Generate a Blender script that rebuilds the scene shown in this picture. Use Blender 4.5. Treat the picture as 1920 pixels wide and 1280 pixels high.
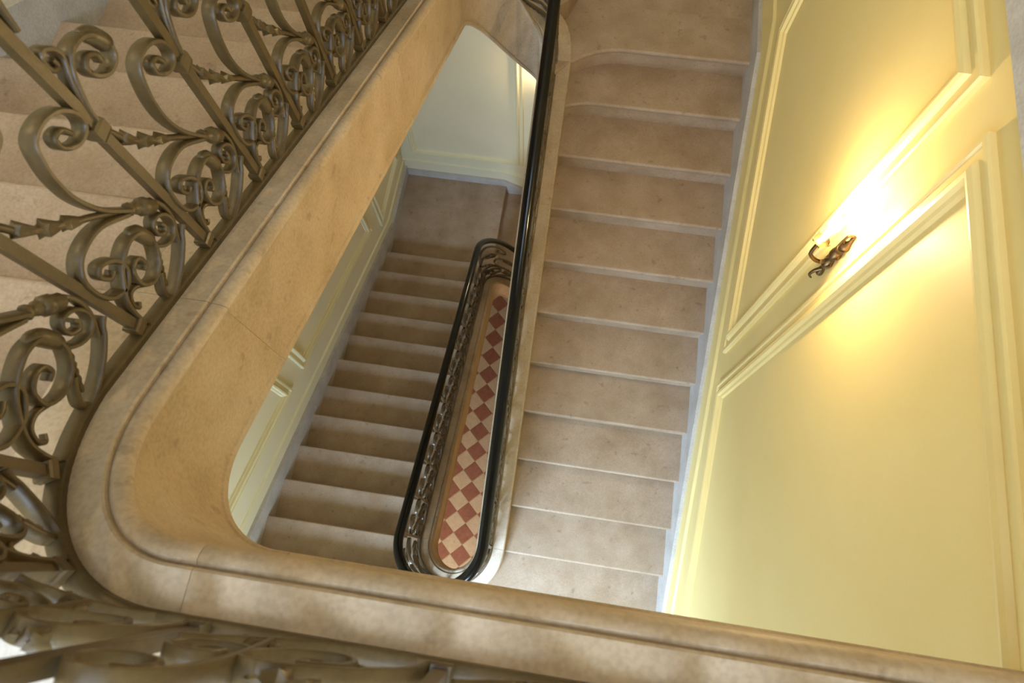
import bpy, math, random
from mathutils import Vector, Matrix
random.seed(7)
scene = bpy.context.scene
for o in list(bpy.data.objects): bpy.data.objects.remove(o)
COL = scene.collection

# ------------------------------------------------------------------ camera
CAM = Vector((0.15982, -0.05641, 4.78104))
RX = Vector((0.98854, 0.14982, -0.01839)); DY = Vector((0.13630, -0.93835, -0.31768)); FZ = Vector((-0.06485, 0.31153, -0.94802))
cd = bpy.data.cameras.new('camera'); cam = bpy.data.objects.new('camera', cd); COL.objects.link(cam)
m = Matrix((RX, -DY, -FZ)).transposed().to_4x4(); m.translation = CAM
cam.matrix_world = m
cd.sensor_fit = 'HORIZONTAL'; cd.sensor_width = 36.0; cd.lens = 1242.31 / 1920 * 36
cd.clip_start = 0.02
cd.dof.use_dof = True; cd.dof.focus_distance = 2.4; cd.dof.aperture_fstop = 5.6
scene.camera = cam

# ------------------------------------------------------------------ world, lights, exposure
w = bpy.data.worlds.new('world'); scene.world = w; w.use_nodes = True
w.node_tree.nodes['Background'].inputs[0].default_value = (0.75, 0.85, 1.0, 1)
w.node_tree.nodes['Background'].inputs[1].default_value = 0.6
def area(name, loc, target, sx, sy, power, col):
    l = bpy.data.lights.new(name, 'AREA'); l.shape = 'RECTANGLE'; l.size = sx; l.size_y = sy; l.energy = power; l.color = col
    o = bpy.data.objects.new(name, l); COL.objects.link(o); o.location = loc
    o.rotation_euler = (Vector(target) - Vector(loc)).to_track_quat('-Z', 'Y').to_euler(); return o
COOL = (0.58, 0.75, 1.0)
area('daylight_lower_window', (-0.8, -2.25, 1.1), (-0.1, 2.0, 0.9), 1.5, 1.2, 105, (0.50, 0.71, 1.0))
area('sky_outside_lower_window', (-2.4, -5.4, 3.3), (-0.6, -2.45, 1.2), 3.0, 2.2, 2300, (0.47, 0.69, 1.0))
area('daylight_upper_window', (0.45, -2.25, 5.2), (-0.3, 0.2, 3.7), 1.1, 1.5, 118, COOL)
area('skylight', (-0.4, -0.6, 6.5), (-0.4, -0.6, 0.0), 1.7, 1.5, 52, (0.52, 0.70, 1.0))
area('ground_fill_light', (-0.4, -2.25, -2.6), (-0.5, 1.4, -4.4), 2.0, 2.2, 105, (1.0, 0.88, 0.76))  # unseen fill light, added to brighten the tiles at the bottom of the well
vs = scene.view_settings
vs.view_transform = 'Standard'; vs.look = 'None'; vs.gamma = 1.0; vs.exposure = -0.06; vs.use_curve_mapping = False

# ------------------------------------------------------------------ materials
def nodes_mat(name):
    mt = bpy.data.materials.new(name); mt.use_nodes = True
    nt = mt.node_tree; b = nt.nodes['Principled BSDF']; return mt, nt, b
def mottled(name, c1, c2, c3, scale=6.0, rough=0.55, bump=0.15, fine=90.0, spots=0.0, spec=0.4, fm=0.35):
    mt, nt, b = nodes_mat(name)
    tc = nt.nodes.new('ShaderNodeTexCoord'); oi = nt.nodes.new('ShaderNodeObjectInfo')
    geo = nt.nodes.new('ShaderNodeNewGeometry')
    add = nt.nodes.new('ShaderNodeVectorMath'); add.operation = 'ADD'
    mul = nt.nodes.new('ShaderNodeVectorMath'); mul.operation = 'SCALE'; mul.inputs[3].default_value = 3.7
    comb = nt.nodes.new('ShaderNodeCombineXYZ')
    nt.links.new(oi.outputs['Random'], comb.inputs[0]); nt.links.new(oi.outputs['Random'], comb.inputs[1])
    nt.links.new(comb.outputs[0], mul.inputs[0])
    nt.links.new(geo.outputs['Position'], add.inputs[0]); nt.links.new(mul.outputs[0], add.inputs[1])
    n1 = nt.nodes.new('ShaderNodeTexNoise'); n1.inputs['Scale'].default_value = scale; n1.inputs['Detail'].default_value = 5; n1.inputs['Roughness'].default_value = 0.62
    n2 = nt.nodes.new('ShaderNodeTexNoise'); n2.inputs['Scale'].default_value = fine; n2.inputs['Detail'].default_value = 3
    nt.links.new(add.outputs[0], n1.inputs['Vector']); nt.links.new(add.outputs[0], n2.inputs['Vector'])
    r = nt.nodes.new('ShaderNodeValToRGB'); r.color_ramp.elements[0].position = 0.30; r.color_ramp.elements[1].position = 0.72
    r.color_ramp.elements[0].color = (*c1, 1); r.color_ramp.elements[1].color = (*c3, 1)
    e = r.color_ramp.elements.new(0.5); e.color = (*c2, 1)
    nt.links.new(n1.outputs[0], r.inputs[0])
    mx = nt.nodes.new('ShaderNodeMix'); mx.data_type = 'RGBA'; mx.blend_type = 'MULTIPLY'; mx.inputs[0].default_value = fm
    r2 = nt.nodes.new('ShaderNodeValToRGB'); r2.color_ramp.elements[0].position = 0.35; r2.color_ramp.elements[1].position = 0.6
    r2.color_ramp.elements[0].color = (0.62, 0.58, 0.52, 1); r2.color_ramp.elements[1].color = (1, 1, 1, 1)
    nt.links.new(n2.outputs[0], r2.inputs[0])
    nt.links.new(r.outputs[0], mx.inputs[6]); nt.links.new(r2.outputs[0], mx.inputs[7])
    out = mx.outputs[2]
    if spots > 0:
        v = nt.nodes.new('ShaderNodeTexNoise'); v.inputs['Scale'].default_value = 22; v.inputs['Detail'].default_value = 4
        nt.links.new(add.outputs[0], v.inputs['Vector'])
        rs = nt.nodes.new('ShaderNodeValToRGB'); rs.color_ramp.elements[0].position = 0.29; rs.color_ramp.elements[1].position = 0.36
        rs.color_ramp.elements[0].color = (0.45, 0.40, 0.34, 1); rs.color_ramp.elements[1].color = (1, 1, 1, 1)
        nt.links.new(v.outputs[0], rs.inputs[0])
        m2 = nt.nodes.new('ShaderNodeMix'); m2.data_type = 'RGBA'; m2.blend_type = 'MULTIPLY'; m2.inputs[0].default_value = spots
        nt.links.new(out, m2.inputs[6]); nt.links.new(rs.outputs[0], m2.inputs[7]); out = m2.outputs[2]
    nt.links.new(out, b.inputs['Base Color'])
    b.inputs['Roughness'].default_value = rough
    b.inputs['Specular IOR Level'].default_value = spec
    bp = nt.nodes.new('ShaderNodeBump'); bp.inputs['Strength'].default_value = bump; bp.inputs['Distance'].default_value = 0.004
    nt.links.new(n2.outputs[0], bp.inputs['Height']); nt.links.new(bp.outputs[0], b.inputs['Normal'])
    return mt
STONE = mottled('limestone', (0.41, 0.30, 0.185), (0.49, 0.37, 0.245), (0.56, 0.445, 0.32), 5.0, 0.5, 0.12, 110, 0.35)
TREAD = mottled('worn_limestone_tread', (0.335, 0.23, 0.14), (0.41, 0.295, 0.195), (0.48, 0.36, 0.255), 4.0, 0.48, 0.10, 120, 0.40)
SKIRT = mottled('grey_stone_skirting', (0.46, 0.42, 0.38), (0.55, 0.51, 0.46), (0.62, 0.58, 0.53), 6.0, 0.55, 0.08, 120, 0.2)
PAINT = mottled('pale_yellow_wall_paint', (0.84, 0.655, 0.265), (0.86, 0.675, 0.285), (0.88, 0.695, 0.305), 2.0, 0.55, 0.02, 160, 0.0, 0.3, 0.03)
PAINT2 = mottled('cool_lit_wall_paint', (0.78, 0.71, 0.48), (0.80, 0.73, 0.50), (0.82, 0.75, 0.52), 2.0, 0.55, 0.02, 160, 0.0, 0.3, 0.03)  # paler copy of the yellow wall paint, cool daylight put into its colour
MOULD = mottled('yellow_moulding_paint', (0.85, 0.66, 0.265), (0.87, 0.68, 0.285), (0.89, 0.70, 0.305), 2.0, 0.4, 0.02, 160, 0.0, 0.4, 0.03)
MOULD2 = mottled('cool_lit_moulding_paint', (0.79, 0.71, 0.43), (0.81, 0.73, 0.45), (0.83, 0.75, 0.47), 2.0, 0.4, 0.02, 160, 0.0, 0.4, 0.03)  # moulding paint paled to match, with the cool light in its colour
IRON = mottled('olive_brown_painted_iron', (0.066, 0.041, 0.014), (0.086, 0.055, 0.020), (0.108, 0.072, 0.028), 14.0, 0.40, 0.10, 150, 0.0, 0.5)
IRON2 = mottled('dark_bronze_painted_iron', (0.075, 0.050, 0.026), (0.10, 0.066, 0.034), (0.12, 0.082, 0.044), 14.0, 0.3, 0.12, 150, 0.0, 0.6)
RAIL = mottled('black_lacquered_handrail', (0.003, 0.003, 0.003), (0.004, 0.004, 0.004), (0.006, 0.005, 0.005), 9.0, 0.12, 0.02, 100, 0.0, 0.32)
RED = mottled('red_cement_tile', (0.30, 0.135, 0.105), (0.35, 0.165, 0.135), (0.41, 0.205, 0.17), 18.0, 0.4, 0.05, 140, 0.3)
WHITE = mottled('cream_cement_tile', (0.62, 0.54, 0.44), (0.68, 0.60, 0.50), (0.74, 0.66, 0.57), 18.0, 0.4, 0.05, 140, 0.2)
GROUT = mottled('pale_grout', (0.50, 0.42, 0.33), (0.55, 0.46, 0.37), (0.60, 0.50, 0.40), 20.0, 0.8, 0.1, 140)
CEIL = mottled('white_ceiling_paint', (0.78, 0.76, 0.70), (0.80, 0.78, 0.72), (0.82, 0.80, 0.75), 2.0, 0.8, 0.02, 160)
BRASS = mottled('aged_brass', (0.16, 0.10, 0.045), (0.22, 0.14, 0.06), (0.30, 0.20, 0.09), 30.0, 0.32, 0.1, 150)
BRASS.node_tree.nodes['Principled BSDF'].inputs['Metallic'].default_value = 0.85
CREAM = mottled('cream_candle_sleeve', (0.78, 0.74, 0.60), (0.80, 0.76, 0.62), (0.82, 0.78, 0.66), 20.0, 0.45, 0.02, 140)
def emit(name, col, s):
    mt, nt, b = nodes_mat(name)
    b.inputs['Base Color'].default_value = (*col, 1); b.inputs['Emission Color'].default_value = (*col, 1); b.inputs['Emission Strength'].default_value = s
    return mt
BULB = emit('lit_bulb', (1.0, 0.92, 0.78), 120)

# ------------------------------------------------------------------ helpers
def mesh(name, verts, faces, mat, parent=None, smooth=False, sharp=None):
    me = bpy.data.meshes.new(name); me.from_pydata([tuple(v) for v in verts], [], faces); me.update()
    import bmesh
    bm = bmesh.new(); bm.from_mesh(me); bmesh.ops.recalc_face_normals(bm, faces=bm.faces); bm.to_mesh(me); bm.free()
    me.materials.append(mat)
    if smooth:
        for p in me.polygons: p.use_smooth = True
        if sharp is not None: me.set_sharp_from_angle(angle=math.radians(sharp))
    o = bpy.data.objects.new(name, me); COL.objects.link(o)
    if parent is not None: o.parent = parent
    return o
def tag(o, label=None, cat=None, group=None, kind=None):
    if label: o['label'] = label
    if cat: o['category'] = cat
    if group: o['group'] = group
    if kind: o['kind'] = kind
    return o
def thing(name, label, cat, loc=(0, 0, 0), group=None):
    o = bpy.data.objects.new(name, None); COL.objects.link(o); o.empty_display_size = 0.1
    o.location = (0, 0, 0); tag(o, label, cat, group); return o
def box_data(x0, x1, y0, y1, z0, z1, V, F):
    n = len(V)
    V += [(x0, y0, z0), (x1, y0, z0), (x1, y1, z0), (x0, y1, z0), (x0, y0, z1), (x1, y0, z1), (x1, y1, z1), (x0, y1, z1)]
    F += [tuple(n + i for i in f) for f in ((0, 3, 2, 1), (4, 5, 6, 7), (0, 1, 5, 4), (1, 2, 6, 5), (2, 3, 7, 6), (3, 0, 4, 7))]
def boxes(name, lst, mat, parent=None):
    V, F = [], []
    for b in lst: box_data(*b, V, F)
    return mesh(name, V, F, mat, parent)
def grid(rows, closed_profile=True, caps=True, closed_path=False):
    """rows: list of rings of 3D points -> verts, faces"""
    V, F = [], []; n = len(rows[0])
    for r in rows: V += r
    R = len(rows)
    for i in range(R if closed_path else R - 1):
        a = i * n; b = ((i + 1) % R) * n
        for j in range(n if closed_profile else n - 1):
            k = (j + 1) % n
            F.append((a + j, a + k, b + k, b + j))
    if caps and not closed_path:
        F.append(tuple(range(n))[::-1]); F.append(tuple((R - 1) * n + j for j in range(n)))
    return V, F
def structure(o, label, cat): return tag(o, label, cat, None, 'structure')

# ------------------------------------------------------------------ levels and flights
R = 0.1475; T = 0.30
XR = 1.12; XL = -1.87; YF = 4.12; YB = -2.45; ZG = -4.425; ZTOP = 6.65
ZL = -0.295; ZH = 1.475; ZC = 3.81; ZH2 = 2.04; ZLH = -2.065; ZLH2 = -2.655
def nos_r(y): return 0.49167 * y
def nos_ll(y): return -0.4425 - 0.49167 * y
def nos_ul(y): return 3.694 - 0.5044 * y
def nos_g(y): return -2.655 - 0.49167 * (3.0 - y)
SK = 0.014

# ------------------------------------------------------------------ walls
structure(boxes('wall_right', [(XR, XR + 0.25, YB, YF + 0.25, ZG, ZTOP)], PAINT), 'pale yellow painted wall on the right with raised panels and a lit lamp', 'wall')
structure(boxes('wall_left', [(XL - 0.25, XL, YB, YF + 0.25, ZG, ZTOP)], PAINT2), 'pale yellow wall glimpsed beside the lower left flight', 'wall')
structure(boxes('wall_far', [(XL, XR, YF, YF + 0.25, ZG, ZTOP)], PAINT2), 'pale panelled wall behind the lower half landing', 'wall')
wn = []
WINS = [(ZL, ZC, 0.35, 2.0, -1.6, 0.0), (ZC, ZTOP, 4.4, 6.0, -0.15, 1.05)]
wn.append((XL, XR, YB - 0.25, YB, ZG, ZL))
for (z0, z1, wz0, wz1, wx0, wx1) in WINS:
    wn += [(XL, wx0, YB - 0.25, YB, z0, z1), (wx1, XR, YB - 0.25, YB, z0, z1), (wx0, wx1, YB - 0.25, YB, z0, wz0), (wx0, wx1, YB - 0.25, YB, wz1, z1)]
structure(boxes('wall_near', wn, PAINT), 'yellow window wall behind the landings', 'wall')
for i, (_a, _b, z0, z1, x0, x1) in enumerate(WINS):
    y0, y1 = YB - 0.15, YB - 0.08; xm = (x0 + x1) / 2
    fr = boxes('window_%d' % (i + 1), [(x0, x0 + 0.06, y0, y1, z0, z1), (x1 - 0.06, x1, y0, y1, z0, z1), (x0 + 0.06, x1 - 0.06, y0, y1, z0, z0 + 0.06), (x0 + 0.06, x1 - 0.06, y0, y1, z1 - 0.06, z1), (xm - 0.04, xm + 0.04, y0, y1, z0 + 0.06, z1 - 0.06)], CEIL)
    structure(fr, 'tall white framed window behind the %s landing' % ('lower', 'upper')[i], 'window')
structure(boxes('ceiling', [(XL, XR, YB, YF, ZTOP, ZTOP + 0.2)], CEIL), 'plain white ceiling above the stairwell', 'ceiling')

# ------------------------------------------------------------------ floors
gf = structure(boxes('floor', [(XL, XR, YB, YF, ZG - 0.2, ZG - 0.004)], GROUT), 'red and cream diamond tiled floor at the bottom of the stairwell', 'floor')
structure(boxes('floor_upper_landing', [(XL, XR, YB, -0.231, ZC - 0.28, ZC)], SKIRT), 'stone upper landing floor at the bottom edge behind the railing', 'floor')
structure(boxes('floor_lower_landing', [(XL, XR, YB, -0.28, ZL - 0.25, ZL)], TREAD), 'stone landing floor between the two lower flights', 'floor')
# tiles: two shared meshes
D = 0.2785; S = D / math.sqrt(2)
def tile_mesh(nm, mat):
    h = S / 2 - 0.0025; b = h - 0.003; V = []; c = math.cos(math.pi / 4)
    for q, z in ((h, -0.012), (h, -0.002), (b, 0.0)):
        for sx, sy in ((-1, -1), (1, -1), (1, 1), (-1, 1)):
            x, y = sx * q, sy * q; V.append(((x - y) * c, (x + y) * c, z))
    F = [(8, 9, 10, 11)]
    for k in (0, 4):
        for j in range(4): F.append((k + j, k + (j + 1) % 4, k + 4 + (j + 1) % 4, k + 4 + j))
    me = bpy.data.meshes.new(nm); me.from_pydata(V, [], F); me.materials.append(mat); return me
TM = {0: tile_mesh('cream_tile', WHITE), 1: tile_mesh('red_tile', RED)}
TX0, TY0 = -0.838, 0.752 + D / 2
for i in range(-3, 5):
    for j in range(-9, 22):
        # diamond lattice: centres at (TX0+i*D/2, TY0+j*D/2) with i+j even ; column parity gives colour
        if (i + j) % 2: continue
        x = TX0 + i * D / 2; y = TY0 + j * D / 2
        x -= 0.013 * y
        if y < -0.55 or y > 3.75: continue
        red = i % 2
        o = bpy.data.objects.new('tile', TM[1 if red else 0]); COL.objects.link(o); o.parent = gf
        o.location = (x, y, ZG + random.uniform(-0.0006, 0.0006)); o.rotation_euler = (0, 0, 0.013)

# ------------------------------------------------------------------ stone steps
PROF = [(0.30, 0.0), (0.014, 0.0), (0.006, -0.002), (0.001, -0.008), (0.0, -0.018), (0.003, -0.028), (0.012, -0.034), (0.020, -0.040), (0.022, -0.06)]
def step(parent, x0, x1, yf, z, riser, d, depth=0.33, bend=None, mat=TREAD, under=0.16, nx=10):
    """d=+1: climbs towards +Y (front faces -Y). d=-1: front faces +Y. bend: function x -> extra shift of the front edge"""
    xs = [x0 + (x1 - x0) * i / nx for i in range(nx + 1)]
    rows = []
    for x in xs:
        off = bend(x) if bend else 0.0
        ring = []
        for (o, h) in [(depth, 0.0)] + PROF[1:] + [(0.022, -riser - 0.005), (0.03, -riser - under), (depth, -under)]:
            yy = yf + d * (o + (off if o < 0.2 else 0)); ring.append((x, yy, z + h))
        rows.append(ring)
    V, F = grid(rows)
    return mesh('step', V, F, mat, parent, True, 40)
fl_r = thing('stair_flight', 'right hand stone flight climbing away beside the yellow wall with the lamp', 'stairs')
fl_ll = thing('stair_flight', 'lower left stone flight with dark shaded treads, below the broad curb', 'stairs')
fl_ul = thing('stair_flight', 'uppermost stone flight seen behind the iron scrollwork at top left', 'stairs')
fl_g = thing('stair_flight', 'lowest stone flight, only its rounded bottom step shows on the tiled floor', 'stairs')
def bend1(x):
    t = max(0.0, (0.36 - x) / 0.40); return -0.19 * t ** 2.2
def bend2(x):
    t = max(0.0, (0.22 - x) / 0.26); return -0.075 * t ** 2.0
for k in range(1, 13):
    y = (11 - k) * T; z = (11 - k) * R
    step(fl_r, -0.10, XR - 0.012, y, z, R, 1, bend=bend1 if k == 1 else bend2 if k == 2 else None, nx=24 if k < 3 else 8)
for k in range(0, 12):
    y = 3.0 - 0.3 * k; z = -1.9175 + R * k
    if k == 11: z = ZL
    bend = (lambda x: -0.10 * max(0, (x + 0.95) / 0.30) ** 2) if k == 0 else None
    step(fl_ll, XL + 0.012, -0.60, y, z, R, -1, bend=bend, nx=16 if k == 0 else 8)
for k in range(-5, 7):
    y = 1.524 - 0.2925 * k; z = 2.9255 + 0.14753 * k
    step(fl_ul, XL + 0.05, -0.62, y, z, 0.14753, -1, depth=0.325)
for j in range(0, 12):
    y = 3.0 - 0.3 * (j + 1); z = ZLH2 - R * (j + 1)
    if j == 11: continue
    step(fl_g, -0.06, XR - 0.012, y, z, R, 1)
# rounded bottom step
def round_slab(nm, cx, cy, r, z, h, x1, y0, y1, mat, parent):
    pts = [(x1, cy - r), ]
    for i in range(25):
        a = -math.pi / 2 - math.pi * i / 24; pts.append((cx + r * math.cos(a), cy + r * math.sin(a)))
    pts.append((x1, cy + r))
    rows = []
    for (ins, dz) in ((0.02, -h), (0.02, -0.045), (0.004, -0.035), (0.0, -0.02), (0.003, -0.006), (0.012, 0.0)):
        rows.append([(cx + (x - cx) * (1 - ins / r) if x < cx else x, cy + (y - cy) * (1 - ins / r), z + dz) for x, y in pts])
    V, F = grid(rows); return mesh(nm, V, F, mat, parent, True, 40)
round_slab('step', -0.20, 0.06, 0.235, ZG + R, R, XR - 0.012, 0, 0, TREAD, fl_g)
round_slab('step', -0.145, 0.10, 0.165, ZG + R + 0.05, 0.05, -0.02, 0, 0, TREAD, fl_g)

# half landings (slabs) and the short steps across them
def slab(nm, poly, z0, z1, mat, parent=None):
    V, F = grid([[(x, y, z0) for x, y in poly], [(x, y, z1 - 0.008) for x, y in poly], [(x * 0.998, y * 0.999, z1) for x, y in poly]])
    return mesh(nm, V, F, mat, parent)
structure(boxes('floor_upper_half_landing', [(-0.12, XR, 3.20, YF, ZH - 0.2, ZH - 0.0005), (XL, -0.67, 3.06, YF, ZH2 - 0.12, ZH2)], TREAD), 'warm lit stone half landing at the head of the right flight', 'floor')
structure(boxes('floor_lower_half_landing', [(XL, -0.665, 2.98, YF, ZLH - 0.2, ZLH), (0.0, XR, 2.98, YF, ZLH2 - 0.2, ZLH2)], TREAD), 'dim grey brown half landing at the foot of the lower left flight', 'floor')
xs = [0.03, -0.21, -0.44, -0.67]
for i in range(3):
    z = ZH + (ZH2 - ZH) * (i + 1) / 4
    slab('step', [(xs[i] - 0.2, 3.06), (xs[i] - 0.07, 3.20), (xs[i], 3.42), (xs[i], YF - 0.01), (xs[i + 1] - 0.03, YF - 0.01), (xs[i + 1] - 0.03, 3.36), (xs[i + 1] - 0.03, 3.06)], z - 0.15, z, TREAD, fl_r)
    z = ZLH - (ZLH - ZLH2) * (i + 1) / 4
    xa = -0.67 + 0.2233 * i
    boxes('step', [(xa - 0.02, xa + 0.2233, 2.92, YF - 0.01, z - 0.28, z)], TREAD, fl_ll)

# ------------------------------------------------------------------ the string path (well side face), from the landing down round the well
def herm(p0, p1, m0, m1, t):
    return (2 * t ** 3 - 3 * t ** 2 + 1) * p0 + (t ** 3 - 2 * t ** 2 + t) * m0 + (-2 * t ** 3 + 3 * t ** 2) * p1 + (t ** 3 - t ** 2) * m1
class Path:
    def __init__(self): self.p = []; self.marks = {}
    def add(self, x, y, z):
        if self.p and (Vector(self.p[-1][:2]) - Vector((x, y))).length < 1e-6: return
        self.p.append((x, y, z))
    def mark(self, n): self.marks[n] = len(self.p) - 1
    def line(self, x0, y0, x1, y1, zf, n=40):
        for i in range(n + 1):
            t = i / n; x = x0 + (x1 - x0) * t; y = y0 + (y1 - y0) * t; self.add(x, y, zf(y))
    def arc(self, cx, cy, rx, ry, a0, a1, z0, z1, s0, s1, n=28):
        pts = [(cx + rx * math.cos(math.radians(a0 + (a1 - a0) * i / n)), cy + ry * math.sin(math.radians(a0 + (a1 - a0) * i / n))) for i in range(n + 1)]
        L = [0]
        for i in range(n): L.append(L[-1] + math.dist(pts[i], pts[i + 1]))
        for i, (x, y) in enumerate(pts):
            self.add(x, y, herm(z0, z1, s0 * L[-1], s1 * L[-1], L[i] / L[-1]))
    def finish(self):
        self.s = [0]
        for a, b in zip(self.p, self.p[1:]): self.s.append(self.s[-1] + math.dist(a[:2], b[:2]))
        n = len(self.p); self.n = []
        for i in range(n):
            a = self.p[max(0, i - 1)]; b = self.p[min(n - 1, i + 1)]
            t = Vector((b[0] - a[0], b[1] - a[1])).normalized(); self.n.append(Vector((-t.y, t.x)) * -1.0)
        # heading with the well on the right -> outward is to the left
        self.n = [-v for v in self.n]
    def lift(self, s):
        a, b = self.S('fu'), self.S('r')
        return WL * math.sin(math.pi * (s - a) / (b - a)) ** 1.0 if a < s < b else 0.0
    def S(self, mark): return self.s[self.marks[mark]]
    def at(self, s, o=0.0, h=0.0):
        s = min(max(s, 0.0), self.s[-1] - 1e-6)
        lo, hi = 0, len(self.s) - 1
        while hi - lo > 1:
            mid = (lo + hi) // 2
            if self.s[mid] <= s: lo = mid
            else: hi = mid
        t = (s - self.s[lo]) / (self.s[hi] - self.s[lo])
        a, b = self.p[lo], self.p[hi]; n = self.n[lo].lerp(self.n[hi], t).normalized()
        return Vector((a[0] + (b[0] - a[0]) * t + n.x * o, a[1] + (b[1] - a[1]) * t + n.y * o, a[2] + (b[2] - a[2]) * t + h))
    def cuts(self, s0, s1, step=None):
        """sample positions between s0 and s1 incl. ends"""
        r = [s0] + [s for s in self.s if s0 + 1e-4 < s < s1 - 1e-4] + [s1]; return r
P = Path()
YN, YFA, YFU, XW = 0.01, 2.66, 2.42, -0.55
xl_u = -0.50
P.line(XR - 0.005, -0.102, -0.30, -0.102, lambda y: ZC, 30); P.mark('corner')
P.arc(-0.30, 0.11, 0.20, 0.212, -90, -180, ZC, nos_ul(0.11), 0.0, -0.5044); P.mark('ul')
P.line(xl_u, 0.11, xl_u, YFU, nos_ul); P.mark('fu')
WL = 0.20; YR = 2.86; xr_f = -0.18 + 0.003 * YR
# asymmetric wrap at the upper half landing: leaves the left side early, joins the right side further on
pts_w = []
for i in range(41):
    th = math.pi * i / 40; k = (1 - math.cos(th)) / 2
    pts_w.append((xl_u + (xr_f - xl_u) * k, YFU + (YR - YFU) * k + 0.19 * math.sin(th)))
Lw = [0]
for q0, q1 in zip(pts_w, pts_w[1:]): Lw.append(Lw[-1] + math.dist(q0, q1))
for q, l in zip(pts_w, Lw):
    P.add(q[0], q[1], herm(nos_ul(YFU), nos_r(YR), -0.45 * Lw[-1], -1.8 * Lw[-1], l / Lw[-1]) + 0.12 * math.sin(math.pi * l / Lw[-1]))
P.mark('r')
P.line(xr_f, YR, -0.18, YN, nos_r); P.mark('n')
P.arc((-0.18 + XW) / 2, YN, (-0.18 - XW) / 2, (-0.18 - XW) / 2, 0, -180, nos_r(YN), nos_ll(YN), -0.6, -0.6, 36); P.mark('ll')
xl_f = XW - SK * YFA
P.line(XW, YN, xl_f, YFA, nos_ll); P.mark('fl')
cx = (xl_f + xr_f) / 2; rx = (xr_f - xl_f) / 2
P.arc(cx, YFA, rx, 0.19, 180, 0, nos_ll(YFA), nos_g(YFA), -0.9, -0.9, 36); P.mark('g')
P.line(xr_f, YFA, -0.18, 0.22, nos_g); P.mark('end')
P.finish()

# curb (closed string) profile: o = away from the well, h = above nosing line
CURB = [(0.004, -0.33), (0.0, -0.322), (0.0, -0.300), (0.004, -0.296), (0.004, 0.012), (0.001, 0.018), (0.0, 0.022), (-0.004, 0.025), (-0.006, 0.032), (-0.004, 0.041), (0.001, 0.048), (0.009, 0.053), (0.016, 0.054),
        (0.021, 0.052), (0.0235, 0.049), (0.0245, 0.058), (0.028, 0.061), (0.182, 0.061), (0.188, 0.056), (0.19, 0.05), (0.19, -0.16)]
def curb(parent, s0, s1, nm='curb_stone', prof=CURB, gap=0.0004):
    rows = [[P.at(s, o, h - (P.lift(s) if h < -0.2 else 0.0)) for (o, h) in prof] for s in P.cuts(s0 + gap, s1 - gap)]
    V, F = grid(rows); return mesh(nm, V, F, STONE, parent, True, 28)
def curbs(parent, s0, s1, lengths):
    s = s0
    tot = sum(lengths)
    for l in lengths:
        e = s + (s1 - s0) * l / tot; curb(parent, s, e); s = e
land = thing('landing_edge', 'moulded stone curb edging the upper landing along the bottom of the picture', 'stone curb')
sj = P.S('corner') - 0.03
curbs(land, 0.0, sj, [1])
curbs(fl_ul, sj, P.S('fu'), [0.62, 1.25, 1.0])
s_mid = (P.S('fu') + P.S('r')) / 2
curbs(fl_ul, P.S('fu'), s_mid, [1]); curbs(fl_r, s_mid, P.S('r') + 0.2, [1])
curbs(fl_r, P.S('r') + 0.2, P.S('n'), [0.55, 1.0, 1.0])
s_mid2 = (P.S('n') + P.S('ll')) / 2
curbs(fl_r, P.S('n'), s_mid2, [1]); curbs(fl_ll, s_mid2, P.S('ll'), [1])
curbs(fl_ll, P.S('ll'), P.S('fl'), [1, 1])
curbs(fl_ll, P.S('fl'), P.S('g'), [1]); curbs(fl_g, P.S('g'), P.S('end'), [1, 1])

# ------------------------------------------------------------------ iron railing pieces
OB = 0.095      # bar line: offset from the face
def cr(pts, n):
    out = []
    Q = [pts[0]] + list(pts) + [pts[-1]]
    for i in range(1, len(Q) - 2):
        p0, p1, p2, p3 = Q[i - 1], Q[i], Q[i + 1], Q[i + 2]
        for k in range(n):
            t = k / n
            out.append(tuple(0.5 * ((2 * p1[a]) + (-p0[a] + p2[a]) * t + (2 * p0[a] - 5 * p1[a] + 4 * p2[a] - p3[a]) * t * t + (-p0[a] + 3 * p1[a] - 3 * p2[a] + p3[a]) * t ** 3) for a in (0, 1)))
    out.append(tuple(pts[-1])); return out
TW = [(0.03, 0.466), (0.076, 0.44), (0.126, 0.412), (0.24, 0.386), (0.375, 0.363), (0.526, 0.337), (0.648, 0.312), (0.771, 0.291), (0.863, 0.267)]
CONN = [(0.872, 0.285), (0.914, 0.27), (0.93, 0.245), (0.905, 0.215), (0.851, 0.187), (0.783, 0.158)]
JS = [(0.70, 0.304), (0.56, 0.346), (0.493, 0.394), (0.497, 0.442), (0.543, 0.485), (0.611, 0.517), (0.745, 0.535), (0.884, 0.533), (0.955, 0.51), (0.922, 0.484), (0.808, 0.47), (0.715, 0.48), (0.725, 0.501), (0.80, 0.505), (0.835, 0.49)]
VS = [(0.03, 0.482), (0.045, 0.508), (0.097, 0.544), (0.16, 0.576), (0.253, 0.599), (0.383, 0.608), (0.476, 0.598), (0.518, 0.577), (0.484, 0.552), (0.375, 0.536), (0.278, 0.543), (0.253, 0.562), (0.318, 0.577), (0.39, 0.572), (0.395, 0.556)]
V2 = [(0.03, 0.494), (0.063, 0.535), (0.122, 0.57), (0.177, 0.599), (0.152, 0.616), (0.085, 0.619), (0.05, 0.602), (0.065, 0.586), (0.114, 0.587), (0.118, 0.6)]
CS = [(0.66, 0.302), (0.434, 0.326), (0.211, 0.313), (0.075, 0.278), (0.035, 0.234), (0.07, 0.198), (0.194, 0.19), (0.31, 0.217), (0.318, 0.250), (0.219, 0.266), (0.155, 0.249), (0.189, 0.228), (0.25, 0.234)]
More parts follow.
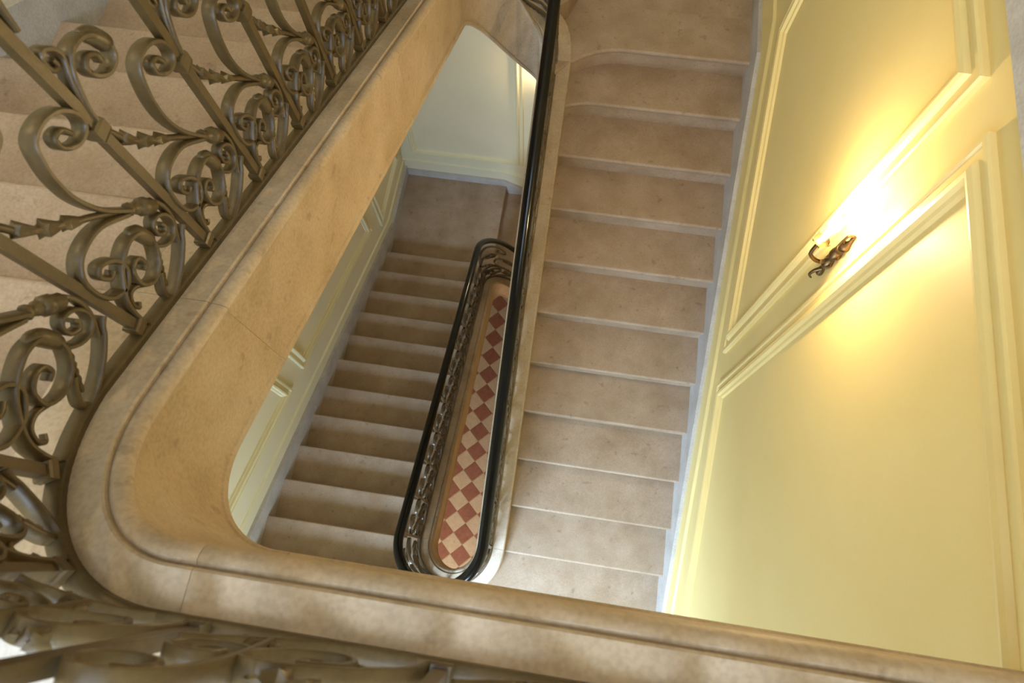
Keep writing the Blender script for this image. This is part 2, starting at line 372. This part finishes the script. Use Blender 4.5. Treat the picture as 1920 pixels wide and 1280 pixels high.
ARC = [(0.926, 0.185), (0.86, 0.171), (0.792, 0.149), (0.623, 0.110), (0.434, 0.080), (0.295, 0.069), (0.168, 0.070), (0.05, 0.078)]
SP = [(0.619, 0.199), (0.686, 0.182), (0.779, 0.182), (0.859, 0.199), (0.888, 0.223), (0.863, 0.243), (0.787, 0.249), (0.724, 0.235), (0.712, 0.213), (0.766, 0.204), (0.808, 0.215), (0.80, 0.226)]
SS = [(0.05, 0.096), (0.065, 0.126), (0.109, 0.164), (0.215, 0.204), (0.324, 0.234), (0.488, 0.258), (0.606, 0.254), (0.632, 0.222), (0.585, 0.19), (0.488, 0.158), (0.366, 0.144), (0.295, 0.162), (0.324, 0.196), (0.404, 0.213), (0.453, 0.207), (0.446, 0.188), (0.400, 0.180)]
TL = [(0.324, 0.146), (0.248, 0.166), (0.173, 0.162), (0.122, 0.138), (0.135, 0.122), (0.170, 0.130)]
BD = [(0.640, 0.205), (0.577, 0.176), (0.522, 0.154), (0.467, 0.131), (0.41, 0.105)]
BL = [(0.47, 0.142), (0.40, 0.116), (0.350, 0.092), (0.352, 0.070)]
LJ = [(0.66, 0.12), (0.635, 0.19), (0.625, 0.27), (0.655, 0.345), (0.74, 0.388), (0.86, 0.395), (0.935, 0.365), (0.92, 0.33), (0.83, 0.312), (0.745, 0.325), (0.755, 0.352), (0.83, 0.358)]
TOPS = [(0.06, 0.66), (0.12, 0.72), (0.25, 0.765), (0.45, 0.78), (0.65, 0.765), (0.78, 0.72), (0.76, 0.67), (0.66, 0.655), (0.58, 0.68), (0.64, 0.71)]
def strip(parent, nm, pts, s0, bay, wid, thk, n, mat, taper=True):
    """flat iron band following pts (u,h); wid = across the railing, thk = in its plane"""
    c = cr(pts, n); N = len(c); rows = []
    for i, (u, h) in enumerate(c):
        a = c[max(0, i - 1)]; b = c[min(N - 1, i + 1)]
        A = P.at(s0 + a[0] * bay, OB, a[1]); B = P.at(s0 + b[0] * bay, OB, b[1]); C = P.at(s0 + u * bay, OB, h)
        C2 = P.at(s0 + u * bay, OB + 1.0, h); nr = (C2 - C).normalized()
        tg = (B - A); tg = tg.normalized() if tg.length > 1e-9 else Vector((0, 0, 1))
        pl = tg.cross(nr).normalized()
        f = 1.0
        if taper:
            e = i / (N - 1); f = 1.0 - 0.35 * max(0.0, (e - 0.55) / 0.45)
        w2 = wid * f / 2; t2 = thk / 2
        rows.append([C + nr * (sx * w2) + pl * (sy * t2) for sx, sy in ((-1, -0.6), (-0.82, -1), (0.82, -1), (1, -0.6), (1, 0.6), (0.82, 1), (-0.82, 1), (-1, 0.6))])
    V, F = grid(rows); return mesh(nm, V, F, mat, parent, True, 50)
def tube(parent, nm, pts, s0, bay, rad, n, mat, k=6, oo=0.0):
    c = cr(pts, n); N = len(c); rows = []
    for i, (u, h) in enumerate(c):
        a = c[max(0, i - 1)]; b = c[min(N - 1, i + 1)]
        A = P.at(s0 + a[0] * bay, OB, a[1]); B = P.at(s0 + b[0] * bay, OB, b[1]); C = P.at(s0 + u * bay, OB + oo, h)
        nr = (P.at(s0 + u * bay, OB + 1.0, h) - P.at(s0 + u * bay, OB, h)).normalized()
        tg = (B - A).normalized(); pl = tg.cross(nr).normalized(); nr2 = pl.cross(tg)
        r = rad(i / (N - 1)) if callable(rad) else rad
        rows.append([C + nr2 * (math.cos(2 * math.pi * j / k) * (r[j % len(r)] if isinstance(r, (list, tuple)) else r)) + pl * (math.sin(2 * math.pi * j / k) * (r[j % len(r)] if isinstance(r, (list, tuple)) else r)) for j in range(k)])
    V, F = grid(rows); return mesh(nm, V, F, mat, parent, True, 50)
def prism_on(parent, nm, s, h0, h1, half_s, half_o, mat, bev=0.0):
    rows = []
    lv = [(h0, 1.0), (h1, 1.0)] if bev == 0 else [(h0, 1 - bev), (h0 + (h1 - h0) * 0.2, 1.0), (h1 - (h1 - h0) * 0.2, 1.0), (h1, 1 - bev)]
    c = P.at(s, OB, 0.0); t = (P.at(s + 0.003, OB) - P.at(s - 0.003, OB)); t.z = 0; t.normalize(); nr = Vector((t.y, -t.x, 0))
    for h, f in lv:
        rows.append([c + t * (a * half_s * f) + nr * (b * half_o * f) + Vector((0, 0, h)) for a, b in ((-1, -1), (1, -1), (1, 1), (-1, 1))])
    V, F = grid(rows); return mesh(nm, V, F, mat, parent)
def lump(t):     # leaf bud: three flaring rings of leaves, pointed at the end
    k = (t * 3.0) % 1.0; ring = min(2, int(t * 3.0))
    env = (0.011, 0.0135, 0.0105)[ring]
    r = 0.0045 + env * (1 - k) ** 0.8 * min(1.0, k * 9 + 0.25)
    return [r, r * 0.62]
def baluster(parent, s, mat, top=0.90, collars=True):
    b = prism_on(parent, 'baluster', s, 0.052, top, 0.009, 0.009, mat)
    if collars:
        prism_on(b, 'collar', s, 0.450, 0.482, 0.015, 0.015, mat, 0.12)
        prism_on(b, 'collar', s, 0.084, 0.108, 0.0145, 0.0145, mat, 0.12)
        prism_on(b, 'collar', s, 0.70, 0.732, 0.015, 0.015, mat, 0.12)
    return b
def bay_pieces(parent, s0, bay, mat, q=5, W=0.027, full=True, level=False):
    TH = 0.0085
    if level:       # the flat bays along the landing carry fewer, larger scrolls
        strip(parent, 'hook_scroll', LJ, s0, bay, W * 1.05, TH, q, mat)
        strip(parent, 's_scroll', SS, s0, bay, W, TH, q, mat)
        strip(parent, 'foot_arc', ARC, s0, bay, W, TH, q, mat, False)
        strip(parent, 'tail_curl', TL, s0, bay, W * 0.55, TH * 0.9, q, mat)
        strip(parent, 'small_scroll', SP, s0, bay, W * 0.85, TH * 0.9, q, mat)
        tube(parent, 'leaf_bud', [(0.30, 0.30), (0.38, 0.285), (0.46, 0.27), (0.54, 0.255), (0.62, 0.245)], s0, bay, lump, 6, mat, 10)
        strip(parent, 'crown_scroll', VS, s0, bay, W, TH, q, mat)
        strip(parent, 'top_scroll', TOPS, s0, bay, W, TH, max(2, q - 2), mat)
        tube(parent, 'clasp', [(0.60, 0.15), (0.65, 0.142), (0.70, 0.135), (0.76, 0.128)], s0, bay, lambda t: 0.010 + 0.004 * abs(math.sin(t * 14)), 5, mat, 10)
        return
    strip(parent, 'upper_c_scroll', JS, s0, bay, W, TH, q, mat)
    strip(parent, 'crown_scroll', VS, s0, bay, W, TH, q, mat)
    strip(parent, 'lower_c_scroll', CS, s0, bay, W, TH, q, mat)
    strip(parent, 's_scroll', SS, s0, bay, W, TH, q, mat)
    strip(parent, 'foot_arc', ARC, s0, bay, W, TH, q, mat, False)
    strip(parent, 'small_scroll', SP, s0, bay, W * 0.85, TH * 0.9, q, mat)
    tube(parent, 'twig', TW, s0, bay, 0.0062, q, mat, 8)
    strip(parent, 'link_scroll', CONN, s0, bay, W * 0.7, TH, q, mat, False)
    if full:
        strip(parent, 'back_scroll', V2, s0, bay, W * 0.8, TH * 0.9, q, mat)
        strip(parent, 'tail_curl', TL, s0, bay, W * 0.55, TH * 0.9, q, mat)
        tube(parent, 'beaded_stem', BD, s0, bay, lambda t: 0.003 + 0.0022 * abs(math.sin(t * 18.8)), 8, mat, 6, -0.006)
        strip(parent, 'leaf_blade', BL, s0, bay, W * 0.75, TH * 1.2, q, mat, True)
        strip(parent, 'top_scroll', TOPS, s0, bay, W, TH, max(2, q - 2), mat)
        # leaf wrapped on the crests of the scrolls
        tube(parent, 'crest_leaf', [(0.54, 0.262), (0.606, 0.254), (0.632, 0.222), (0.612, 0.204)], s0, bay, lambda t: 0.006 + 0.009 * math.sin(math.pi * t) ** 0.7, 4, mat, 8)
        tube(parent, 'crest_leaf', [(0.40, 0.610), (0.476, 0.598), (0.518, 0.577), (0.51, 0.565)], s0, bay, lambda t: 0.006 + 0.010 * math.sin(math.pi * t) ** 0.7, 4, mat, 8)
    tube(parent, 'leaf_bud', [(0.10, 0.425), (0.17, 0.401), (0.25, 0.384), (0.34, 0.369), (0.42, 0.354)], s0, bay, lump, 6 if full else 3, mat, 10)
    tube(parent, 'clasp', [(0.70, 0.304), (0.76, 0.294), (0.80, 0.286), (0.88, 0.268)], s0, bay, lambda t: 0.011 + 0.005 * (1 if 0.55 < t < 0.95 else 0) + 0.002 * math.sin(t * 20), 4, mat, 8)
def sweep_rail(parent, nm, s0, s1, prof, mat, sharp=45):
    rows = [[P.at(s, OB + o, h) for (o, h) in prof] for s in P.cuts(s0, s1)]
    V, F = grid(rows); return mesh(nm, V, F, mat, parent, True, sharp)
FOOT = [(-0.015, 0.0605), (-0.015, 0.074), (-0.011, 0.078), (0.011, 0.078), (0.015, 0.074), (0.015, 0.0605)]
HAND = [(0.031 * math.cos(a) * (1.0 if math.sin(a) > -0.3 else 0.92), 0.905 + 0.026 * math.sin(a)) for a in [2 * math.pi * i / 16 for i in range(16)]]
TOPBAR = [(-0.016, 0.868), (-0.016, 0.88), (0.016, 0.88), (0.016, 0.868)]
rl_u = thing('stair_railing', 'olive brown wrought iron railing of scrolls and leaves beside the upper flight and landing', 'railing')
rl_l = thing('stair_railing', 'dark scrolled iron railing with a black looping handrail around the narrow well', 'railing')
s_split = P.S('fu') + 0.10
sweep_rail(rl_u, 'foot_rail', 0.0, s_split, FOOT, IRON)
sweep_rail(rl_u, 'top_bar', 0.0, s_split, TOPBAR, IRON)
sweep_rail(rl_u, 'handrail', 0.0, s_split, HAND, RAIL)
sweep_rail(rl_l, 'foot_rail', s_split, P.S('end'), FOOT, IRON2)
sweep_rail(rl_l, 'top_bar', s_split, P.S('end'), TOPBAR, IRON2)
sweep_rail(rl_l, 'handrail', s_split, P.S('end'), HAND, RAIL)

# bars on the upper stairs: y positions as seen; bays run downhill (increasing s)
sU = P.S('ul') - 0.11                       # s value that corresponds to y = 0 on the straight
ybars = [0.004 + 0.2375 * i for i in range(12)]
sb = [sU + y for y in ybars if sU + y < s_split]
for i, s in enumerate(sb):
    baluster(rl_u, s, IRON)
    if i + 1 < len(sb): bay_pieces(rl_u, s, sb[i + 1] - s, IRON, 6 if i < 5 else 4)
# landing bars: x positions of the feet
xbars = [1.00, 0.695, 0.385, 0.078, -0.228]
sl = [XR - 0.005 - x for x in xbars]
s_c = P.S('corner') + 0.10
sl2 = sl + [s_c]
for i, s in enumerate(sl2):
    baluster(rl_u, s, IRON)
    if i + 1 < len(sl): bay_pieces(rl_u, s, sl[i + 1] - s, IRON, 6, level=True)
bay_pieces(rl_u, sl[-1], s_c - sl[-1], IRON, 6, level=True)
bay_pieces(rl_u, s_c, sb[0] - s_c, IRON, 6)
# lower railing bays
def run(parent, s0, s1, nb, mat, q, full):
    for i in range(nb):
        a = s0 + (s1 - s0) * i / nb
        baluster(parent, a, mat, 0.87, False); bay_pieces(parent, a, (s1 - s0) / nb, mat, q, 0.024, full)
run(rl_l, s_split, P.S('r'), 2, IRON2, 2, False)
run(rl_l, P.S('r'), P.S('n'), 10, IRON2, 2, False)
run(rl_l, P.S('n'), P.S('ll'), 2, IRON2, 3, True)
run(rl_l, P.S('ll'), P.S('fl'), 10, IRON2, 3, False)
run(rl_l, P.S('fl'), P.S('g'), 2, IRON2, 4, True)

# ------------------------------------------------------------------ skirtings
def sloped_prism(nm, pts, to3, mat, thick, parent=None, bev=0.006):
    """pts: outline (a,b) in a wall plane; extruded from the wall by thick with a small bevel"""
    n = len(pts); c = (sum(p[0] for p in pts) / n, sum(p[1] for p in pts) / n)
    rows = [[to3(a, b, 0.0) for a, b in pts], [to3(a, b, thick - bev) for a, b in pts]]
    def ins(a, b):
        d = Vector((c[0] - a, c[1] - b)); d.normalize(); return a + d.x * bev, b + d.y * bev
    rows.append([to3(*ins(a, b), thick) for a, b in pts])
    V, F = grid(rows); return mesh(nm, V, F, mat, parent)
toR = lambda a, b, p: (XR - p, a, b)
toL = lambda a, b, p: (XL + p, a, b)
toF = lambda a, b, p: (a, YF - p, b)
def multi(nm, polys, to3, mat, thick):
    V, F = [], []
    for pts in polys:
        rows = [[to3(a, b, 0.0) for a, b in pts], [to3(a, b, thick) for a, b in pts]]
        v, f = grid(rows); n = len(V); V += v; F += [tuple(i + n for i in q) for q in f]
    return mesh(nm, V, F, mat)
H0 = 0.155
structure(multi('baseboard_right', [[(-0.45, ZL - 0.05), (2.96, nos_r(2.96) - 0.35), (2.96, nos_r(2.96) + H0), (-0.45, nos_r(-0.45) + H0)], [(2.96, ZH - 0.2), (YF, ZH - 0.2), (YF, ZH + 0.125), (2.96, nos_r(2.96) + H0)],
    [(YB, ZL - 0.1), (-0.45, ZL - 0.1), (-0.45, ZL + 0.09), (YB, ZL + 0.09)]], toR, SKIRT, 0.024), 'grey stone skirting climbing along the foot of the right wall', 'baseboard')
structure(multi('baseboard_left', [[(-0.35, nos_ll(-0.35) - 0.35), (3.36, nos_ll(3.36) - 0.35), (3.36, ZLH + 0.145), (-0.35, nos_ll(-0.35) + H0)], [(3.36, ZLH - 0.1), (YF, ZLH - 0.1), (YF, ZLH + 0.145), (3.36, ZLH + 0.145)]], toL, SKIRT, 0.026),
    'grey stone skirting running down beside the lower left flight', 'baseboard')
structure(multi('baseboard_upper', [[(-0.6, nos_ul(-0.6) - 0.35), (3.2, nos_ul(3.2) - 0.35), (3.2, nos_ul(3.2) + 0.12), (-0.6, nos_ul(-0.6) + 0.12)]], toL, SKIRT, 0.125),
    'broad pale stone skirting beside the topmost flight in the upper left corner', 'baseboard')
structure(multi('baseboard_far', [[(XL, ZLH - 0.1), (-0.69, ZLH - 0.1), (-0.69, ZLH + 0.105), (XL, ZLH + 0.105)], [(-0.69, ZLH - 0.25), (0.05, ZLH2 - 0.2), (0.05, ZLH2 + 0.06), (-0.42, ZLH - 0.04), (-0.69, ZLH + 0.105)]], toF, SKIRT, 0.024),
    'grey violet stone skirting under the far wall, dropping at its right end', 'baseboard')
# stone string course on the right wall, level with the landing
structure(multi('trim_1', [[(-0.3, 3.545), (YF, 3.545), (YF, 3.875), (-0.3, 3.875)]], toR, SKIRT, 0.03), 'grey stone band along the wall in the top right corner', 'trim')

# ------------------------------------------------------------------ wall mouldings
def offset_poly(pts, d):
    n = len(pts); out = []
    area_ = sum(pts[i][0] * pts[(i + 1) % n][1] - pts[(i + 1) % n][0] * pts[i][1] for i in range(n)); sg = 1 if area_ > 0 else -1
    for i in range(n):
        p0, p1, p2 = Vector(pts[i - 1]), Vector(pts[i]), Vector(pts[(i + 1) % n])
        e1 = (p1 - p0).normalized(); e2 = (p2 - p1).normalized()
        n1 = Vector((-e1.y, e1.x)) * sg; n2 = Vector((-e2.y, e2.x)) * sg
        k = 1 + n1.dot(n2); out.append(tuple(p1 + (n1 + n2) * (d / k)))
    return out
MPROF = [(0.0, -0.002), (0.0, 0.016), (0.006, 0.022), (0.018, 0.022), (0.022, 0.015), (0.048, 0.012), (0.056, 0.026), (0.066, 0.033), (0.078, 0.030), (0.084, 0.016), (0.094, 0.012), (0.100, -0.002)]
tn = [1]
def panel(pts, to3, label, prof=MPROF, scale=1.0):
    tn[0] += 1
    rings = [[to3(a, b, pr) for a, b in offset_poly(pts, ins * scale)] for ins, pr in prof]
    rows = list(map(list, zip(*rings)))
    V, F = grid(rows, False, False, True)
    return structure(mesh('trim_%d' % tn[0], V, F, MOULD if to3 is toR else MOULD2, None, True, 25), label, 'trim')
def fillet(line, to3, label, prof=((-0.014, -0.002), (-0.014, 0.010), (-0.006, 0.016), (0.006, 0.016), (0.010, 0.012), (0.014, 0.006), (0.016, -0.002))):
    tn[0] += 1
    rows = []
    for i, p in enumerate(line):
        a = Vector(line[max(0, i - 1)]); b = Vector(line[min(len(line) - 1, i + 1)]); t = (b - a).normalized(); nr = Vector((-t.y, t.x))
        rows.append([to3(p[0] + nr.x * o, p[1] + nr.y * o, pr) for o, pr in prof])
    V, F = grid(rows)
    return structure(mesh('trim_%d' % tn[0], V, F, MOULD if to3 is toR else MOULD2, None, True, 30), label, 'trim')
panel([(1.225, nos_r(1.225) + 0.59), (2.80, nos_r(2.80) + 0.59), (2.80, 3.435), (1.225, 3.435)], toR, 'raised moulding framing the yellow panel above the wall lamp, far side')
panel([(-2.2, ZL + 0.75), (-0.55, ZL + 0.75), (1.065, nos_r(1.065) + 0.59), (1.065, 3.435), (-2.2, 3.435)], toR, 'raised moulding framing the large yellow panel below the wall lamp')
fillet([(-2.3, ZL + 0.42), (-0.55, ZL + 0.42), (-0.45, nos_r(-0.45) + 0.385), (2.97, nos_r(2.97) + 0.385), (YF, nos_r(2.97) + 0.385)], toR, 'thin moulding line above the skirting of the right wall')
panel([(1.17, nos_ll(1.17) + 0.60), (2.915, nos_ll(2.915) + 0.60), (2.915, 1.5), (1.17, 2.4)], toL, 'panel moulding in the middle of the left wall strip')
panel([(-0.6, nos_ll(-0.6) + 0.60), (0.965, nos_ll(0.965) + 0.60), (0.965, 2.6), (-0.6, 3.2)], toL, 'panel moulding at the near end of the left wall strip')
panel([(3.12, ZLH + 0.50), (3.97, ZLH + 0.50), (3.97, 1.4), (3.12, 1.4)], toL, 'narrow panel moulding at the far end of the left wall strip')
fillet([(-0.6, nos_ll(-0.6) + 0.32), (3.30, nos_ll(3.30) + 0.30), (YF, ZLH + 0.27)], toL, 'thin moulding line above the skirting of the left wall')
panel([(-1.745, -1.62), (-0.46, -1.62), (-0.46, 1.2), (-1.745, 1.2)], toF, 'raised moulding framing the pale panel of the far wall', scale=0.8)
fillet([(XL, -1.775), (-0.70, -1.79), (-0.42, -1.88), (0.3, -2.15)], toF, 'thin moulding line low on the far wall')
panel([(-0.28, -1.75), (1.0, -2.1), (1.0, 1.1), (-0.28, 1.1)], toF, 'second panel moulding on the far wall behind the handrail', scale=0.8)
panel([(-0.9, nos_ul(-0.9) + 0.5), (1.0, nos_ul(1.0) + 0.5), (1.0, 6.2), (-0.9, 6.2)], toL, 'panel moulding high on the wall beside the topmost flight')

# ------------------------------------------------------------------ wall lamps
def lathe(parent, nm, base, axis, prof, mat, k=14, sharp=40):
    axis = Vector(axis).normalized(); u = axis.orthogonal().normalized(); v = axis.cross(u)
    rows = [[Vector(base) + axis * h + u * (r * math.cos(2 * math.pi * j / k)) + v * (r * math.sin(2 * math.pi * j / k)) for j in range(k)] for r, h in prof]
    V, F = grid(rows); return mesh(nm, V, F, mat, parent, True, sharp)
def tube3(parent, nm, pts, rad, mat, k=8, n=6):
    pts = [Vector(p) for p in pts]; Q = [pts[0]] + pts + [pts[-1]]; c = []
    for i in range(1, len(Q) - 2):
        p0, p1, p2, p3 = Q[i - 1:i + 3]
        for j in range(n):
            t = j / n; c.append(0.5 * ((2 * p1) + (p2 - p0) * t + (2 * p0 - 5 * p1 + 4 * p2 - p3) * t * t + (3 * p1 - p0 - 3 * p2 + p3) * t ** 3))
    c.append(pts[-1]); rows = []; N = len(c)
    for i, p in enumerate(c):
        t = (c[min(N - 1, i + 1)] - c[max(0, i - 1)]).normalized(); a = t.orthogonal() if abs(t.x) > 0.95 else t.cross(Vector((1, 0.01, 0)))
        a.normalize(); b = t.cross(a); r = rad(i / (N - 1)) if callable(rad) else rad
        rows.append([p + a * (r * math.cos(2 * math.pi * j / k)) + b * (r * math.sin(2 * math.pi * j / k)) for j in range(k)])
    V, F = grid(rows); return mesh(nm, V, F, mat, parent, True, 50)
def wall_lamp(at, nrm, side, label, power):
    A = Vector(at); n = Vector(nrm); sd = Vector(side); up = Vector((0, 0, 1))
    L = thing('wall_lamp', label, 'lamp')
    L.location = at; bpy.context.view_layer.update()
    Q = lambda o, s_, z: A * 0 + n * o + sd * s_ + up * z
    # leafy vertical back plate
    tube3(L, 'back_plate', [Q(.006, 0, -.15), Q(.010, .004, -.10), Q(.012, 0, -.05), Q(.014, 0, 0), Q(.012, .003, .05), Q(.010, -.003, .09), Q(.008, 0, .13)], lambda t: 0.006 + 0.013 * math.sin(math.pi * t) ** 0.6 + 0.004 * math.sin(t * 25), BRASS, 10)
    for z in (-.06, 0.0, .05):
        tube3(L, 'leaf', [Q(.012, -.028, z + .03), Q(.02, -.012, z + .006), Q(.022, 0, z), Q(.02, .012, z + .006), Q(.012, .028, z + .03)], lambda t: 0.003 + 0.006 * math.sin(math.pi * t), BRASS, 8)
    tube3(L, 'tail', [Q(.012, 0, -.10), Q(.03, 0, -.125), Q(.035, 0, -.16), Q(.02, 0, -.185)], lambda t: 0.009 * (1 - 0.6 * t), BRASS)
    tube3(L, 'top_scroll', [Q(.012, 0, .09), Q(.03, 0, .12), Q(.028, 0, .15), Q(.010, 0, .15), Q(.012, 0, .13)], 0.005, BRASS)
    tube3(L, 'arm', [Q(.014, 0, -.03), Q(.04, 0, -.05), Q(.07, 0, -.035), Q(.095, 0, 0.0), Q(.100, 0, .05), Q(.098, 0, .088)], lambda t: 0.0085 - 0.002 * t, BRASS)
    c = Q(.098, 0, .082)
    lathe(L, 'candle_cup', c, up, [(0.005, 0), (0.012, .004), (0.020, .012), (0.028, .02), (0.024, .024), (0.017, .026), (0.012, .03)], BRASS)
    for j in range(5):
        a = 2 * math.pi * j / 5; d = n * math.cos(a) + sd * math.sin(a)
        tube3(L, 'cup_leaf', [c + d * .014 + up * .008, c + d * .026 + up * .014, c + d * .033 + up * .026], lambda t: 0.005 * (1 - 0.7 * t), BRASS, 6, 3)
    lathe(L, 'candle_sleeve', c + up * .026, up, [(0.0125, 0), (0.0125, .07), (0.0105, .073)], CREAM)
    lathe(L, 'bulb', c + up * .098, up, [(0.009, 0), (0.016, .008), (0.022, .024), (0.020, .042), (0.011, .062), (0.002, .074)], BULB)
    l = bpy.data.lights.new('lamp_light', 'POINT'); l.energy = power; l.color = (1.0, 0.72, 0.36); l.shadow_soft_size = 0.02
    lo = bpy.data.objects.new('lamp_light', l); COL.objects.link(lo); lo.parent = L; lo.location = c + up * .125 + n * 0.03
    return L
wall_lamp((XR, 1.145, 2.60), (-1, 0, 0), (0, 1, 0), 'small brass candle lamp glowing on the right yellow wall', 30)
wall_lamp((-0.24, YF, -0.30), (0, -1, 0), (1, 0, 0), 'brass candle lamp on the far wall, half hidden behind the curved stone curb', 6)
wall_lamp((XL, 1.0, 5.5), (1, 0, 0), (0, 1, 0), 'unseen brass candle lamp added as warm fill, high on the left wall above the topmost flight', 28)  # lamp added out of view to throw warm light across to the right wall
